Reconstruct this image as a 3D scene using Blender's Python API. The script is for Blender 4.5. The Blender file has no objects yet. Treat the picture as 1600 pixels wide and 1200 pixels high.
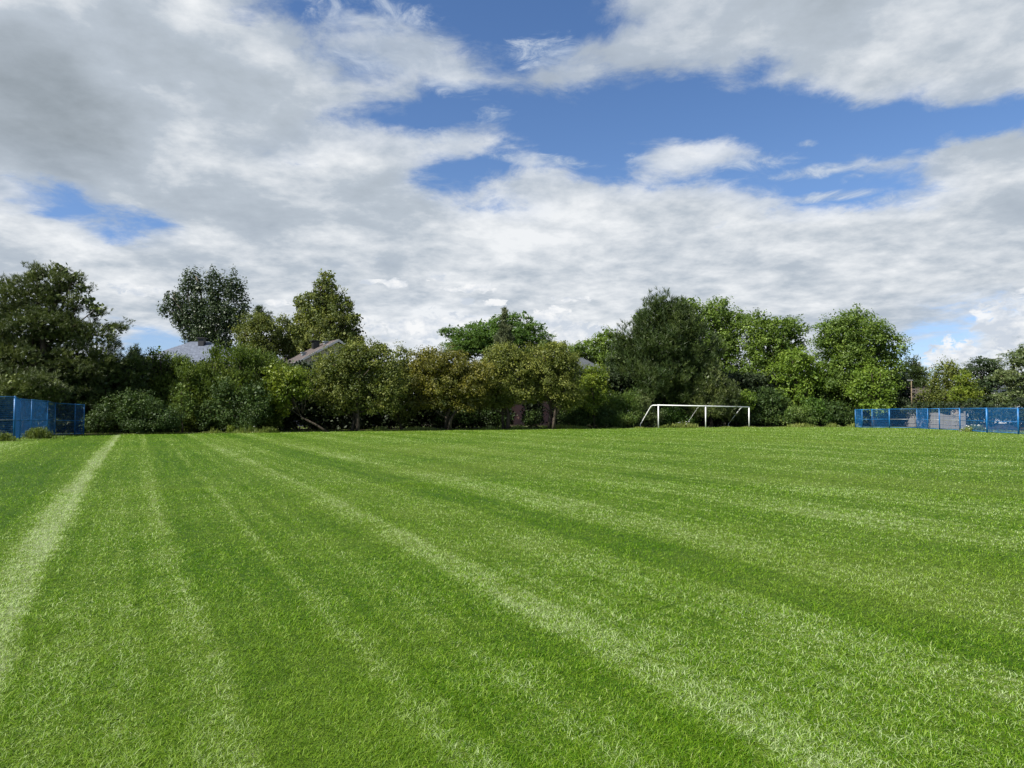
import bpy, bmesh, math, random
import numpy as np
from mathutils import Vector, Matrix
R = math.radians
rng = np.random.default_rng(7)
random.seed(7)
scene = bpy.context.scene
COL = scene.collection

# ------------------------------------------------------------------ camera
EYE = 1.6; F = 1110.0; HZ = 641.0
PITCH = math.atan((HZ-600)/F)
cam_d = bpy.data.cameras.new('camera'); cam = bpy.data.objects.new('camera', cam_d); COL.objects.link(cam)
cam.location = (0, 0, EYE); cam.rotation_euler = (math.pi/2+PITCH, 0, 0)
cam_d.sensor_width = 36; cam_d.lens = 36*F/1600; cam_d.clip_start = 0.05; cam_d.clip_end = 5000
scene.camera = cam

# ------------------------------------------------------------------ light
SUN_EL, SUN_AZ = R(46), R(-124)        # azimuth measured from the view direction, negative = to the left
SUN_STRENGTH = 4.9; SKY_STRENGTH = 0.08; EXPOSURE = 1.0
sd = Vector((math.sin(SUN_AZ)*math.cos(SUN_EL), math.cos(SUN_AZ)*math.cos(SUN_EL), math.sin(SUN_EL)))
sl = bpy.data.lights.new('sun', 'SUN'); sl.energy = SUN_STRENGTH; sl.angle = R(0.53); sl.color = (1, .955, .88)
so = bpy.data.objects.new('sun', sl); COL.objects.link(so); so.rotation_euler = sd.to_track_quat('Z', 'Y').to_euler()
so.location = (-40, -20, 60)
scene.view_settings.view_transform = 'Standard'; scene.view_settings.look = 'None'
scene.view_settings.exposure = EXPOSURE; scene.view_settings.gamma = 1
scene.view_settings.use_curve_mapping = False

# ------------------------------------------------------------------ node helper
class NT:
    def __init__(s, tree): s.t = tree; s.n = tree.nodes; s.l = tree.links
    def new(s, kind, **kw):
        nd = s.n.new(kind)
        for k, v in kw.items(): setattr(nd, k, v)
        return nd
    def put(s, sock, v):
        if hasattr(v, 'is_output') or isinstance(v, bpy.types.NodeSocket): s.l.new(v, sock)
        else:
            try: sock.default_value = v
            except Exception: sock.default_value = (v[0], v[1], v[2], 1) if len(v) == 3 else v
    def math(s, op, a, b=None, c=None, clamp=False):
        nd = s.new('ShaderNodeMath', operation=op, use_clamp=clamp)
        for i, v in enumerate((a, b, c)):
            if v is not None: s.put(nd.inputs[i], v)
        return nd.outputs[0]
    def vmath(s, op, a, b=None, out=0):
        nd = s.new('ShaderNodeVectorMath', operation=op)
        s.put(nd.inputs[0], a)
        if b is not None: s.put(nd.inputs[1] if op != 'SCALE' else nd.inputs['Scale'], b)
        return nd.outputs[out]
    def mix(s, f, a, b, blend='MIX', clampf=True):
        nd = s.new('ShaderNodeMix', data_type='RGBA', blend_type=blend, clamp_factor=clampf)
        s.put(nd.inputs[0], f); s.put(nd.inputs[6], a); s.put(nd.inputs[7], b)
        return nd.outputs[2]
    def mapr(s, v, a, b, c=0.0, d=1.0, smooth=False):
        nd = s.new('ShaderNodeMapRange', interpolation_type='SMOOTHSTEP' if smooth else 'LINEAR')
        for i, x in enumerate((v, a, b, c, d)): s.put(nd.inputs[i], x)
        return nd.outputs[0]
    def noise(s, vec, scale, detail=4, rough=.5, out='Fac', dist=0.0, lac=2.0):
        nd = s.new('ShaderNodeTexNoise')
        if vec is not None: s.put(nd.inputs['Vector'], vec)
        s.put(nd.inputs['Scale'], scale); s.put(nd.inputs['Detail'], detail); s.put(nd.inputs['Roughness'], rough)
        s.put(nd.inputs['Distortion'], dist); s.put(nd.inputs['Lacunarity'], lac)
        return nd.outputs[out]
    def ramp(s, v, stops, interp='LINEAR'):
        nd = s.new('ShaderNodeValToRGB'); cr = nd.color_ramp; cr.interpolation = interp
        while len(cr.elements) > 1: cr.elements.remove(cr.elements[-1])
        for i, (p, c) in enumerate(stops):
            e = cr.elements[0] if i == 0 else cr.elements.new(p)
            e.position = p; e.color = (c[0], c[1], c[2], 1)
        s.put(nd.inputs[0], v)
        return nd.outputs[0]
    def sep(s, v):
        nd = s.new('ShaderNodeSeparateXYZ'); s.put(nd.inputs[0], v); return nd.outputs
    def comb(s, x, y, z):
        nd = s.new('ShaderNodeCombineXYZ')
        for i, v in enumerate((x, y, z)): s.put(nd.inputs[i], v)
        return nd.outputs[0]

def srgb(r, g, b):
    f = lambda c: (c/255/12.92 if c/255 <= .04045 else ((c/255+.055)/1.055)**2.4)
    return (f(r), f(g), f(b))

# ------------------------------------------------------------------ sky: Nishita with a procedural cloud deck
COV = {
 0:  '999999975544322001257888999999999',
 25: '999999996436643000136788899999999',
 50: '999999999557764121267889999999999',
 75: '999999999855666434678887699999999',
 100:'999999999973477636777677589999999',
 125:'999999999997667856655356689999999',
 150:'999999999996752124310013346887764',
 175:'999999999983321940000000111111112',
 200:'999999999886434200000000000000268',
 225:'999999996777888763002552110137999',
 250:'999999999799982246415888765656899',
 275:'999999999999961177643333211246899',
 300:'714999999999984888999986321345899',
 325:'862799999999999457999998746678999',
 350:'998103999999999999999999999999999',
 375:'999667999999999999999999999999999',
 400:'999999999999989999999999999999999',
 425:'999999999978999999999999999999999',
 450:'999999999999989999999999999999999',
 475:'998999999998888889999999999997636',
 500:'998889999999888899999999999988679',
 525:'999944689999988899999999999954589',
 550:'999922356888877899999999999723589',
 575:'999922355777777888888888888744689',
}
BRI = {
 0:  '767546765444444444455565454556666',
 25: '567435886455554444444566554556666',
 50: '335434577566544444444556554566666',
 75: '223443458757544554544555555566666',
 100:'111354336654577544554455456666666',
 125:'111365543556666764564445556666666',
 150:'310124543457655544555555556666666',
 175:'410013545555555655555555555555555',
 200:'211124546555555455555555555555555',
 225:'211125765566677776556676555555555',
 250:'321247766777667777656776655554556',
 275:'332475456656566666666666665555678',
 300:'654554345565455667666655555666775',
 325:'766544344566555778876655567777645',
 350:'677654533455658788877656767767655',
 375:'667866764467667778776567876555566',
 400:'556756566556667766776666667776556',
 425:'456565656666556655665567767676667',
 450:'455797555666665766776577566667677',
 475:'455655555666666656755666776666668',
 500:'555566666777799878888766666544566',
 525:'555566666777788978789766666643676',
 550:'666666666777787778778766665439976',
 575:'666666666777777777778766666559976',
}
ROWS = sorted(COV)
for d_ in (COV, BRI):
    for k_ in d_: d_[k_] = (d_[k_]+d_[k_][-1]*33)[:33]
covA = np.array([[int(c) for c in COV[r]] for r in ROWS])/9.0
briA = np.array([[int(c) for c in BRI[r]] for r in ROWS])/9.0
def sample(A, px, py):
    gx = min(max(px/50, 0), 31.999); gy = min(max(py/25, 0), len(ROWS)-1.001)
    i, j = int(gx), int(gy); u, v = gx-i, gy-j
    return (A[j, i]*(1-u)+A[j, i+1]*u)*(1-v)+(A[j+1, i]*(1-u)+A[j+1, i+1]*u)*v

world = bpy.data.worlds.new('World'); scene.world = world; world.use_nodes = True
w = NT(world.node_tree); w.n.clear()
out = w.new('ShaderNodeOutputWorld'); bg = w.new('ShaderNodeBackground'); bg.inputs[1].default_value = SKY_STRENGTH
w.l.new(bg.outputs[0], out.inputs[0])
sky = w.new('ShaderNodeTexSky', sky_type='NISHITA'); sky.sun_disc = False
sky.sun_elevation = SUN_EL; sky.sun_rotation = SUN_AZ
sky.altitude = 150; sky.air_density = 1.0; sky.dust_density = 0.6; sky.ozone_density = 2.2
geo = w.new('ShaderNodeTexCoord').outputs['Generated']
dx, dy, dz = w.sep(geo)
zc = w.math('MAXIMUM', dz, 0.0)
inv = w.math('DIVIDE', 1.0, w.math('ADD', zc, 0.21))
cp = w.comb(w.math('MULTIPLY', dx, inv), w.math('MULTIPLY', dy, inv), w.math('MULTIPLY', zc, 1.3))
warp = w.noise(cp, 4.6, 6, .62, out='Color')
wx, wy, wz = w.sep(warp)
az = w.math('ARCTAN2', dx, dy)
el = w.math('ARCSINE', dz)
az2 = w.math('ADD', az, w.math('MULTIPLY', w.math('SUBTRACT', wx, .5), .06))
el2 = w.math('ADD', el, w.math('MULTIPLY', w.math('MULTIPLY', w.math('SUBTRACT', wy, .5), .05), w.mapr(el, 0, .35, .25, 1)))
AZL = R(40); NS = 32
u01 = w.mapr(az2, -AZL, AZL, 0, 1)
els = [R(e) for e in np.concatenate([np.arange(2, 16, 1.15), np.arange(16, 33, 1.6)])]
cur = None
for i, e in enumerate(els):
    st = []
    for k in range(NS):
        a = -AZL+2*AZL*k/(NS-1)
        d = np.array([math.sin(a)*math.cos(e), math.cos(a)*math.cos(e), math.sin(e)])
        cy = d[1]*math.cos(PITCH)+d[2]*math.sin(PITCH); cz = -d[1]*math.sin(PITCH)+d[2]*math.cos(PITCH)
        px = 800+F*d[0]/cy; py = 600-F*cz/cy
        st.append((k/(NS-1), (sample(covA, px, py), sample(briA, px, py), 0)))
    c = w.ramp(u01, st, 'EASE' if False else 'LINEAR')
    cur = c if cur is None else w.mix(w.mapr(el2, els[i-1], e, 0, 1), cur, c)
cov, bri, _ = w.sep(cur)
# outside the part of the sky the photo shows: the same broken deck from noise alone
gen = w.noise(cp, .7, 4, .5)
inside = w.math('MULTIPLY', w.mapr(w.math('ABSOLUTE', az), R(37), R(50), 1, 0, True), w.mapr(el, R(31), R(42), 1, 0, True))
cov = w.math('ADD', w.math('MULTIPLY', cov, inside), w.math('MULTIPLY', w.mapr(gen, .38, .6, 0.1, .95), w.math('SUBTRACT', 1, inside)))
bri = w.math('ADD', w.math('MULTIPLY', bri, inside), w.math('MULTIPLY', .55, w.math('SUBTRACT', 1, inside)))
n1 = w.noise(cp, 5.6, 10, .66, dist=.35)
n1b = w.noise(w.vmath('MULTIPLY', cp, (1, 1, 1)), 2.5, 8, .56)
n2 = w.noise(w.vmath('ADD', cp, (7.3, 2.1, 4.4)), 3.9, 9, .60, dist=.25)
n3 = w.noise(w.vmath('ADD', cp, (1.3, 9.1, .4)), 12.0, 7, .6)
nn = w.math('ADD', w.math('MULTIPLY', w.math('SUBTRACT', n1, .5), 1.15), w.math('MULTIPLY', w.math('SUBTRACT', n1b, .5), .35))
cv = w.math('ADD', cov, nn)
alpha = w.mapr(cv, .38, .80, 0, 1, True)
alpha = w.math('MULTIPLY', alpha, w.math('MULTIPLY', w.mapr(cov, 0.0, .14, .25, 1), w.mapr(cov, .25, .95, .66, 1)))
bt = w.math('ADD', w.math('ADD', w.math('MULTIPLY', bri, 1.5), -.29), w.math('MULTIPLY', w.math('SUBTRACT', n2, .5), 1.35))
bt = w.math('ADD', bt, w.math('MULTIPLY', w.math('SUBTRACT', n3, .5), .85))
K = 1/SKY_STRENGTH/2**EXPOSURE
def kc(r, g, b):
    c = srgb(r, g, b); return (c[0]*K, c[1]*K, c[2]*K)
seg1 = w.mix(w.mapr(bt, -.40, .5, 0, 1), w.mix(w.mapr(el, .05, .32), kc(138, 157, 185), kc(152, 162, 171)), kc(186, 196, 207))
cloud = w.mix(w.mapr(bt, .5, 1.05, 0, 1), seg1, kc(240, 243, 246))
# deep blue between the clouds: the clear-sky model, a little more saturated
hsv = w.new('ShaderNodeHueSaturation'); hsv.inputs['Saturation'].default_value = 1.20; hsv.inputs['Value'].default_value = .86
w.l.new(sky.outputs[0], hsv.inputs['Color'])
skyc = w.mix(1.0, hsv.outputs[0], w.mix(w.mapr(el, .03, .30), (.74, .80, 1.08), (1.08, .97, 1.03)), 'MULTIPLY')
final = w.mix(alpha, skyc, cloud)
# distant cumulus heads and small bright shreds, each where it stands in the sky
CUM = [(1500, 556, 66, 26), (1560, 500, 40, 26), (1592, 520, 36, 60), (1465, 556, 22, 14), (577, 439, 15, 4), (612, 442, 26, 7), (682, 431, 20, 7), (745, 450, 28, 8), (705, 452, 16, 4), (770, 472, 24, 5), (730, 470, 14, 5),
       (640, 515, 70, 16), (690, 512, 60, 22), (860, 500, 40, 18), (900, 520, 90, 14), (215, 452, 40, 8), (432, 472, 22, 5), (890, 467, 30, 4)]
isoN = w.noise(w.comb(w.math('MULTIPLY', az, 1.0), w.math('MULTIPLY', el, 1.7), 0.0), 52, 8, .66, dist=.5)
isoB = w.noise(w.comb(w.math('MULTIPLY', az, 1.0), w.math('MULTIPLY', el, 1.6), 3.0), 24, 6, .6)
field = None
for (cx_, cy_, rx_, ry_) in CUM:
    a0 = math.atan((cx_-800)/F); e0 = math.atan((HZ-cy_)/F*math.cos(a0)); ca = math.cos(a0)
    du = w.math('DIVIDE', w.math('SUBTRACT', az, a0), rx_/F*ca*ca*1.15); dv = w.math('DIVIDE', w.math('SUBTRACT', el, e0), ry_/F*ca*1.2)
    q = w.math('SUBTRACT', 1.0, w.math('ADD', w.math('MULTIPLY', du, du), w.math('MULTIPLY', dv, dv)))
    q = w.math('MAXIMUM', q, -1.5)
    field = q if field is None else w.math('MAXIMUM', field, q)
cm = w.mapr(w.math('ADD', field, w.math('MULTIPLY', w.math('SUBTRACT', isoN, .5), 6.0)), .05, .75, 0, 1, True)
cm = w.math('MULTIPLY', cm, w.mapr(field, -1.4, -.3, 0, .92))
# thin blue-grey veils that lie in the open blue
THIN = [(772, 172, 30, 16, 0), (1268, 219, 18, 6, 0), (850, 246, 95, 10, -.10), (700, 222, 90, 20, 0), (1110, 248, 130, 17, -.06), (1290, 262, 90, 10, .05), (1400, 250, 70, 12, .2), (585, 60, 110, 60, 0), (700, 105, 90, 30, -.2), (860, 75, 70, 26, 0), (1290, 305, 90, 8, 0), (1420, 305, 60, 10, 0)]
wsx = w.noise(w.comb(az, w.math('MULTIPLY', el, 2.4), 5.0), 16, 9, .68, dist=.8)
thin = None
for (cx_, cy_, rx_, ry_, tl) in THIN:
    a0 = math.atan((cx_-800)/F); ca = math.cos(a0); e0 = math.atan((HZ-cy_)/F*ca)
    da = w.math('SUBTRACT', az, a0); de = w.math('SUBTRACT', w.math('SUBTRACT', el, e0), w.math('MULTIPLY', da, tl))
    du = w.math('DIVIDE', da, rx_/F*ca*ca*1.1); dv = w.math('DIVIDE', de, ry_/F*ca*1.1)
    q = w.math('MAXIMUM', w.math('SUBTRACT', 1.0, w.math('ADD', w.math('MULTIPLY', du, du), w.math('MULTIPLY', dv, dv))), -1.5)
    thin = q if thin is None else w.math('MAXIMUM', thin, q)
tm = w.mapr(w.math('ADD', thin, w.math('MULTIPLY', w.math('SUBTRACT', wsx, .5), 4.2)), -.1, 1.5, 0, .85, True)
tm = w.math('MULTIPLY', tm, w.mapr(thin, -1.3, .0, 0, 1, True))
final = w.mix(w.math('MULTIPLY', tm, w.math('SUBTRACT', 1.0, w.math('MULTIPLY', alpha, .8))), final, w.mix(w.mapr(wsx, .4, .62), kc(158, 178, 206), kc(205, 216, 230)))
cumc = w.mix(w.mapr(isoB, .42, .60, 0, 1), kc(205, 214, 226), kc(250, 251, 252))
final = w.mix(cm, final, cumc)
w.l.new(final, bg.inputs[0])
world.cycles.sampling_method = 'MANUAL'; world.cycles.sample_map_resolution = 512

# ------------------------------------------------------------------ object helpers
def tag(o, label=None, cat=None, group=None, kind=None):
    if label: o['label'] = label
    if cat: o['category'] = cat
    if group: o['group'] = group
    if kind: o['kind'] = kind
    return o
def empty(name, loc, label, cat, group=None, rz=0.0):
    o = bpy.data.objects.new(name, None); COL.objects.link(o); o.location = loc; o.rotation_euler = (0, 0, rz)
    return tag(o, label, cat, group)
def np_mesh(name, V, n, mat, parent=None, attrs=None, smooth=False, F=None):
    """V: (k*n,3) vertices, n per face unless F (m,n) indexes them; attrs: name -> per-vertex floats"""
    me = bpy.data.meshes.new(name)
    V = np.ascontiguousarray(V, dtype=np.float32)
    if F is None: F = np.arange(len(V), dtype=np.int32).reshape(-1, n)
    F = np.ascontiguousarray(F, dtype=np.int32)
    me.vertices.add(len(V)); me.vertices.foreach_set('co', V.ravel())
    me.loops.add(F.size); me.loops.foreach_set('vertex_index', F.ravel())
    me.polygons.add(len(F)); me.polygons.foreach_set('loop_start', np.arange(0, F.size, F.shape[1], dtype=np.int32))
    if smooth: me.polygons.foreach_set('use_smooth', np.ones(len(F), dtype=bool))
    me.update(calc_edges=True)
    for k, a in (attrs or {}).items():
        at_ = me.attributes.new(k, 'FLOAT', 'POINT'); at_.data.foreach_set('value', np.ascontiguousarray(a, dtype=np.float32))
    me.materials.append(mat)
    o = bpy.data.objects.new(name, me); COL.objects.link(o)
    if parent: o.parent = parent
    return o
class MB:
    def __init__(s): s.v = []; s.f = []
    def box(s, c, size, rz=0.0):
        hx, hy, hz = size[0]/2, size[1]/2, size[2]/2; b = len(s.v); cr, sr = math.cos(rz), math.sin(rz)
        for z in (-hz, hz):
            for x, y in ((-hx, -hy), (hx, -hy), (hx, hy), (-hx, hy)):
                s.v.append((c[0]+x*cr-y*sr, c[1]+x*sr+y*cr, c[2]+z))
        for q in ((0, 3, 2, 1), (4, 5, 6, 7), (0, 1, 5, 4), (1, 2, 6, 5), (2, 3, 7, 6), (3, 0, 4, 7)): s.f.append(tuple(b+i for i in q))
        return s
    def tube(s, pts, rad, n=8, cap=True):
        pts = [Vector(p) for p in pts]
        if not hasattr(rad, '__len__'): rad = [rad]*len(pts)
        rings = []; up = Vector((0, 0, 1))
        for i, p in enumerate(pts):
            t = (pts[min(i+1, len(pts)-1)]-pts[max(i-1, 0)]).normalized()
            a = t.cross(Vector((0.31, .95, .1)) if abs(t.z) > .8 else up).normalized(); bb = t.cross(a)
            b = len(s.v); rings.append(b)
            for k in range(n):
                th = 2*math.pi*k/n; q = p+(a*math.cos(th)+bb*math.sin(th))*rad[i]; s.v.append(tuple(q))
        for i in range(len(rings)-1):
            for k in range(n):
                s.f.append((rings[i]+k, rings[i]+(k+1) % n, rings[i+1]+(k+1) % n, rings[i+1]+k))
        if cap:
            s.f.append(tuple(rings[0]+k for k in range(n))[::-1]); s.f.append(tuple(rings[-1]+k for k in range(n)))
        return s
    def poly(s, pts):
        b = len(s.v); s.v += [tuple(p) for p in pts]; s.f.append(tuple(range(b, b+len(pts)))); return s
    def prism(s, pts, off):
        """closed slab from polygon pts thickened by vector off"""
        b = len(s.v); n = len(pts); s.v += [tuple(p) for p in pts]+[tuple(Vector(p)+Vector(off)) for p in pts]
        s.f.append(tuple(range(b, b+n))[::-1]); s.f.append(tuple(range(b+n, b+2*n)))
        for i in range(n): j = (i+1) % n; s.f.append((b+i, b+j, b+n+j, b+n+i))
        return s
    def build(s, name, mat, parent=None, smooth=False):
        me = bpy.data.meshes.new(name); me.from_pydata(s.v, [], s.f); me.materials.append(mat)
        if smooth: me.polygons.foreach_set('use_smooth', [True]*len(me.polygons))
        bm = bmesh.new(); bm.from_mesh(me); bmesh.ops.recalc_face_normals(bm, faces=bm.faces); bm.to_mesh(me); bm.free()
        me.update(); o = bpy.data.objects.new(name, me); COL.objects.link(o)
        if parent: o.parent = parent
        return o
def wx_(px, Y): return (px-800)/F*Y                    # world x of a photo column at depth Y
def wz_(py, Y): return EYE+(HZ-py)/F*Y                 # world z of a photo row at depth Y

# ------------------------------------------------------------------ materials
def material(name):
    m = bpy.data.materials.new(name); m.use_nodes = True; t = NT(m.node_tree); t.n.clear()
    o = t.new('ShaderNodeOutputMaterial'); return m, t, o
def leaf_mat(name, cols, trans=.28, rough=.5, patch=.35, spec=.3, young=None):
    """cols: dark, mid, light albedo; per-leaf and per-clump variation comes from the attributes tone and clump"""
    m, t, o = material(name)
    a = t.new('ShaderNodeAttribute', attribute_name='tone').outputs['Fac']
    c = t.new('ShaderNodeAttribute', attribute_name='clump').outputs['Fac']
    cols = [(q[0]*1.16, q[1]*1.14, q[2]*.85) for q in cols]
    pos = t.new('ShaderNodeNewGeometry').outputs['Position']
    n = t.noise(pos, patch, 3, .6)
    f = t.math('ADD', t.math('MULTIPLY', a, .28), t.math('MULTIPLY', c, .50))
    f = t.math('ADD', f, t.math('MULTIPLY', t.math('SUBTRACT', n, .5), .9)); f = t.math('ADD', f, .1)
    col = t.ramp(f, [(0, cols[0]), (.5, cols[1]), (1, cols[2])])
    if young: col = t.mix(t.mapr(t.noise(pos, young[1], 2, .5), young[2], young[2]+.12), col, young[0])
    p = t.new('ShaderNodeBsdfPrincipled'); t.l.new(col, p.inputs['Base Color']); p.inputs['Roughness'].default_value = rough
    p.inputs['Specular IOR Level'].default_value = spec
    tr = t.new('ShaderNodeBsdfTranslucent'); t.l.new(t.mix(.5, col, (cols[2][0]*1.1, cols[2][1]*1.25, cols[2][2]*.6)), tr.inputs[0])
    mx = t.new('ShaderNodeMixShader'); mx.inputs[0].default_value = trans
    t.l.new(p.outputs[0], mx.inputs[1]); t.l.new(tr.outputs[0], mx.inputs[2]); t.l.new(mx.outputs[0], o.inputs[0])
    return m
def plain(name, col, rough=.6, noise=.15, scale=6, metallic=0, spec=.5, bump=0, col2=None, stretch=(1, 1, 1)):
    m, t, o = material(name)
    tc = t.new('ShaderNodeTexCoord').outputs['Object']; v = t.vmath('MULTIPLY', tc, stretch)
    n = t.noise(v, scale, 5, .6)
    c2 = col2 or tuple(x*(1-noise*1.6) for x in col)
    c = t.mix(t.mapr(n, .35, .65), c2, col)
    p = t.new('ShaderNodeBsdfPrincipled'); t.l.new(c, p.inputs['Base Color']); p.inputs['Roughness'].default_value = rough
    p.inputs['Metallic'].default_value = metallic; p.inputs['Specular IOR Level'].default_value = spec
    if bump:
        b = t.new('ShaderNodeBump'); b.inputs['Strength'].default_value = bump; b.inputs['Distance'].default_value = .02
        t.l.new(n, b.inputs['Height']); t.l.new(b.outputs[0], p.inputs['Normal'])
    t.l.new(p.outputs[0], o.inputs[0]); return m

# the mowing pattern: s runs across the passes of the mower; blade sheen is painted in
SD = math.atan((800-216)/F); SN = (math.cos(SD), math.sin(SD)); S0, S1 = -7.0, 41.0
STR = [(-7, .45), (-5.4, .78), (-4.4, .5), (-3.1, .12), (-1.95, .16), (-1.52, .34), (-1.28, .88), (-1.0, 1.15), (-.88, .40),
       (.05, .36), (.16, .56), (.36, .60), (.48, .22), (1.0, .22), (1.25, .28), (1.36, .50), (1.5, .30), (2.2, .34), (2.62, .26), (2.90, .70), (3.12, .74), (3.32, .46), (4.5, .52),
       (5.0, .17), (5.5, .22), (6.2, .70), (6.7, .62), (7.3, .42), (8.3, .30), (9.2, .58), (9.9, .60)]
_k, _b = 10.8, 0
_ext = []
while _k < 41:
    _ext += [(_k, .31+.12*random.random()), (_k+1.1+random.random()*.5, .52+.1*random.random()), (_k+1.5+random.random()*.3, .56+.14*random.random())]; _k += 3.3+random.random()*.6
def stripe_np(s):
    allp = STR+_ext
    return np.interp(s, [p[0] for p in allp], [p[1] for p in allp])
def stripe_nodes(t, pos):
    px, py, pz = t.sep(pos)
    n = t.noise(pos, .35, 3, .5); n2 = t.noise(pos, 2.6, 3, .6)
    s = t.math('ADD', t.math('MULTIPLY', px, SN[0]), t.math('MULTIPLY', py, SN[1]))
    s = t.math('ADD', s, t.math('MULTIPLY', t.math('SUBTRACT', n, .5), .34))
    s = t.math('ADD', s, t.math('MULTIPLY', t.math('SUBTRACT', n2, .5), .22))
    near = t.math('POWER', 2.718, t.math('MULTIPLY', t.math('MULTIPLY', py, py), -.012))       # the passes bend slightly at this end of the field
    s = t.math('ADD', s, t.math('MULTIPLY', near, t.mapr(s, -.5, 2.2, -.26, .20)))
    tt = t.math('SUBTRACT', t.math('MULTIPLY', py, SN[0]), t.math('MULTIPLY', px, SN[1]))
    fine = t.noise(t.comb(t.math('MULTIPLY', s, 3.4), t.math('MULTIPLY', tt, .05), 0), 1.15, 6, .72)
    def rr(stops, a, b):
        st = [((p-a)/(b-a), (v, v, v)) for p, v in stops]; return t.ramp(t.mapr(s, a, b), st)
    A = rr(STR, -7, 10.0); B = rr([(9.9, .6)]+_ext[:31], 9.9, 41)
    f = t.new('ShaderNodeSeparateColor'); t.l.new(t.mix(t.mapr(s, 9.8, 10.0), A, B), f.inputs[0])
    sheen_gain = t.mapr(t.noise(t.vmath('ADD', pos, (3, 17, 0)), .45, 4, .65), .34, .60, .35, 1.05)  # breaks up the painted stripe sheen along each pass
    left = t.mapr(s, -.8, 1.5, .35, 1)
    base = t.math('ADD', .40, t.math('MULTIPLY', t.math('SUBTRACT', f.outputs[0], .40), t.math('ADD', t.math('MULTIPLY', sheen_gain, left), t.math('SUBTRACT', 1.0, left))))
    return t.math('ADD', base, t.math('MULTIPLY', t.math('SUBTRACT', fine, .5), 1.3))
G_DARK = (.052, .134, .001); G_MID = (.112, .214, .004); G_LIGHT = (.198, .302, .030); G_PALE = (.38, .47, .23)  # pale end: paler leaf undersides plus painted sheen of flattened blades
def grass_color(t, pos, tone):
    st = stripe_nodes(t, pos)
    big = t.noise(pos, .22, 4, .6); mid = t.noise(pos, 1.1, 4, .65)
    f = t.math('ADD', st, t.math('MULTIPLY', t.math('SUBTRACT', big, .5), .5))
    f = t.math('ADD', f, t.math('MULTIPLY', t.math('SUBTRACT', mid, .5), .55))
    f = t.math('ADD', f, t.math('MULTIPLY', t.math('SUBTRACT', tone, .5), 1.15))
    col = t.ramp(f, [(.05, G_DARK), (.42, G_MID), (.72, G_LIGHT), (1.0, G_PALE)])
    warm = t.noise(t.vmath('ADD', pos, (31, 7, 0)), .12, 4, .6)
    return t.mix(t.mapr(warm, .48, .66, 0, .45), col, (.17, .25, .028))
def grass_blade_mat():
    m, t, o = material('grass_blades')
    pos = t.new('ShaderNodeNewGeometry').outputs['Position']
    a = t.new('ShaderNodeAttribute', attribute_name='tone').outputs['Fac']
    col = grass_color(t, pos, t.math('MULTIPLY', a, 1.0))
    col = t.mix(t.mapr(a, .985, .99), col, (.34, .38, .16))
    p = t.new('ShaderNodeBsdfPrincipled'); t.l.new(col, p.inputs['Base Color']); p.inputs['Roughness'].default_value = .48
    p.inputs['Specular IOR Level'].default_value = .14
    tr = t.new('ShaderNodeBsdfTranslucent'); t.l.new(t.mix(1.0, col, (1.15, 1.35, .6), 'MULTIPLY'), tr.inputs[0])
    mx = t.new('ShaderNodeMixShader'); mx.inputs[0].default_value = .32
    t.l.new(p.outputs[0], mx.inputs[1]); t.l.new(tr.outputs[0], mx.inputs[2]); t.l.new(mx.outputs[0], o.inputs[0]); return m
def lawn_mat():
    m, t, o = material('lawn')
    pos = t.new('ShaderNodeNewGeometry').outputs['Position']
    fine = t.noise(pos, 9, 6, .75); f2 = t.noise(pos, 40, 3, .7)
    tone = t.math('ADD', t.mapr(fine, .3, .7), t.math('MULTIPLY', t.math('SUBTRACT', f2, .5), .8))
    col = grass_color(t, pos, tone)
    col = t.mix(1.0, col, (.50, .50, .44), 'MULTIPLY')
    p = t.new('ShaderNodeBsdfPrincipled'); t.l.new(col, p.inputs['Base Color']); p.inputs['Roughness'].default_value = .8
    p.inputs['Specular IOR Level'].default_value = .15
    b = t.new('ShaderNodeBump'); b.inputs['Strength'].default_value = .9; b.inputs['Distance'].default_value = .05
    t.l.new(t.math('ADD', fine, f2), b.inputs['Height']); t.l.new(b.outputs[0], p.inputs['Normal'])
    t.l.new(p.outputs[0], o.inputs[0]); return m

M = {}
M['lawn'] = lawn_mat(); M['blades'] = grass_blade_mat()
M['soil'] = plain('soil', (.045, .036, .022), .95, .4, 3, spec=.1, bump=.6)
M['bark'] = plain('bark', (.085, .068, .050), .9, .4, 5, spec=.15, bump=.8, stretch=(1, 1, .25))
M['bark_pale'] = plain('pale_bark', (.17, .15, .115), .9, .35, 5, spec=.15, bump=.8, stretch=(1, 1, .25))
M['pine'] = leaf_mat('pine_needles', [(.018, .032, .012), (.052, .074, .024), (.130, .155, .050)], .15, .5, .5, spec=.35)
M['darkpine'] = leaf_mat('dark_pine_needles', [(.013, .027, .008), (.031, .054, .014), (.068, .092, .026)], .12, .5, .5)
M['cedar'] = leaf_mat('cedar_sprays', [(.022, .044, .009), (.058, .092, .018), (.135, .175, .034)], .22, .6, .5, spec=.2)
M['yew'] = leaf_mat('small_dark_leaves', [(.014, .032, .010), (.030, .058, .015), (.072, .105, .034)], .2, .55, .7, spec=.22)
M['lime'] = leaf_mat('yellow_green_leaves', [(.045, .080, .010), (.100, .145, .018), (.200, .235, .034)], .3, .5, .6)
M['crab'] = leaf_mat('olive_leaves', [(.026, .044, .012), (.066, .088, .022), (.200, .215, .060)], .25, .55, .5, spec=.25)
M['rust'] = leaf_mat('yellow_brown_leaves', [(.038, .045, .012), (.088, .092, .020), (.250, .225, .045)], .27, .5, .4, young=((.080, .105, .026), .4, .56))
M['olive'] = leaf_mat('light_olive_leaves', [(.034, .050, .014), (.092, .112, .028), (.270, .280, .080)], .27, .55, .5, spec=.25)
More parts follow.
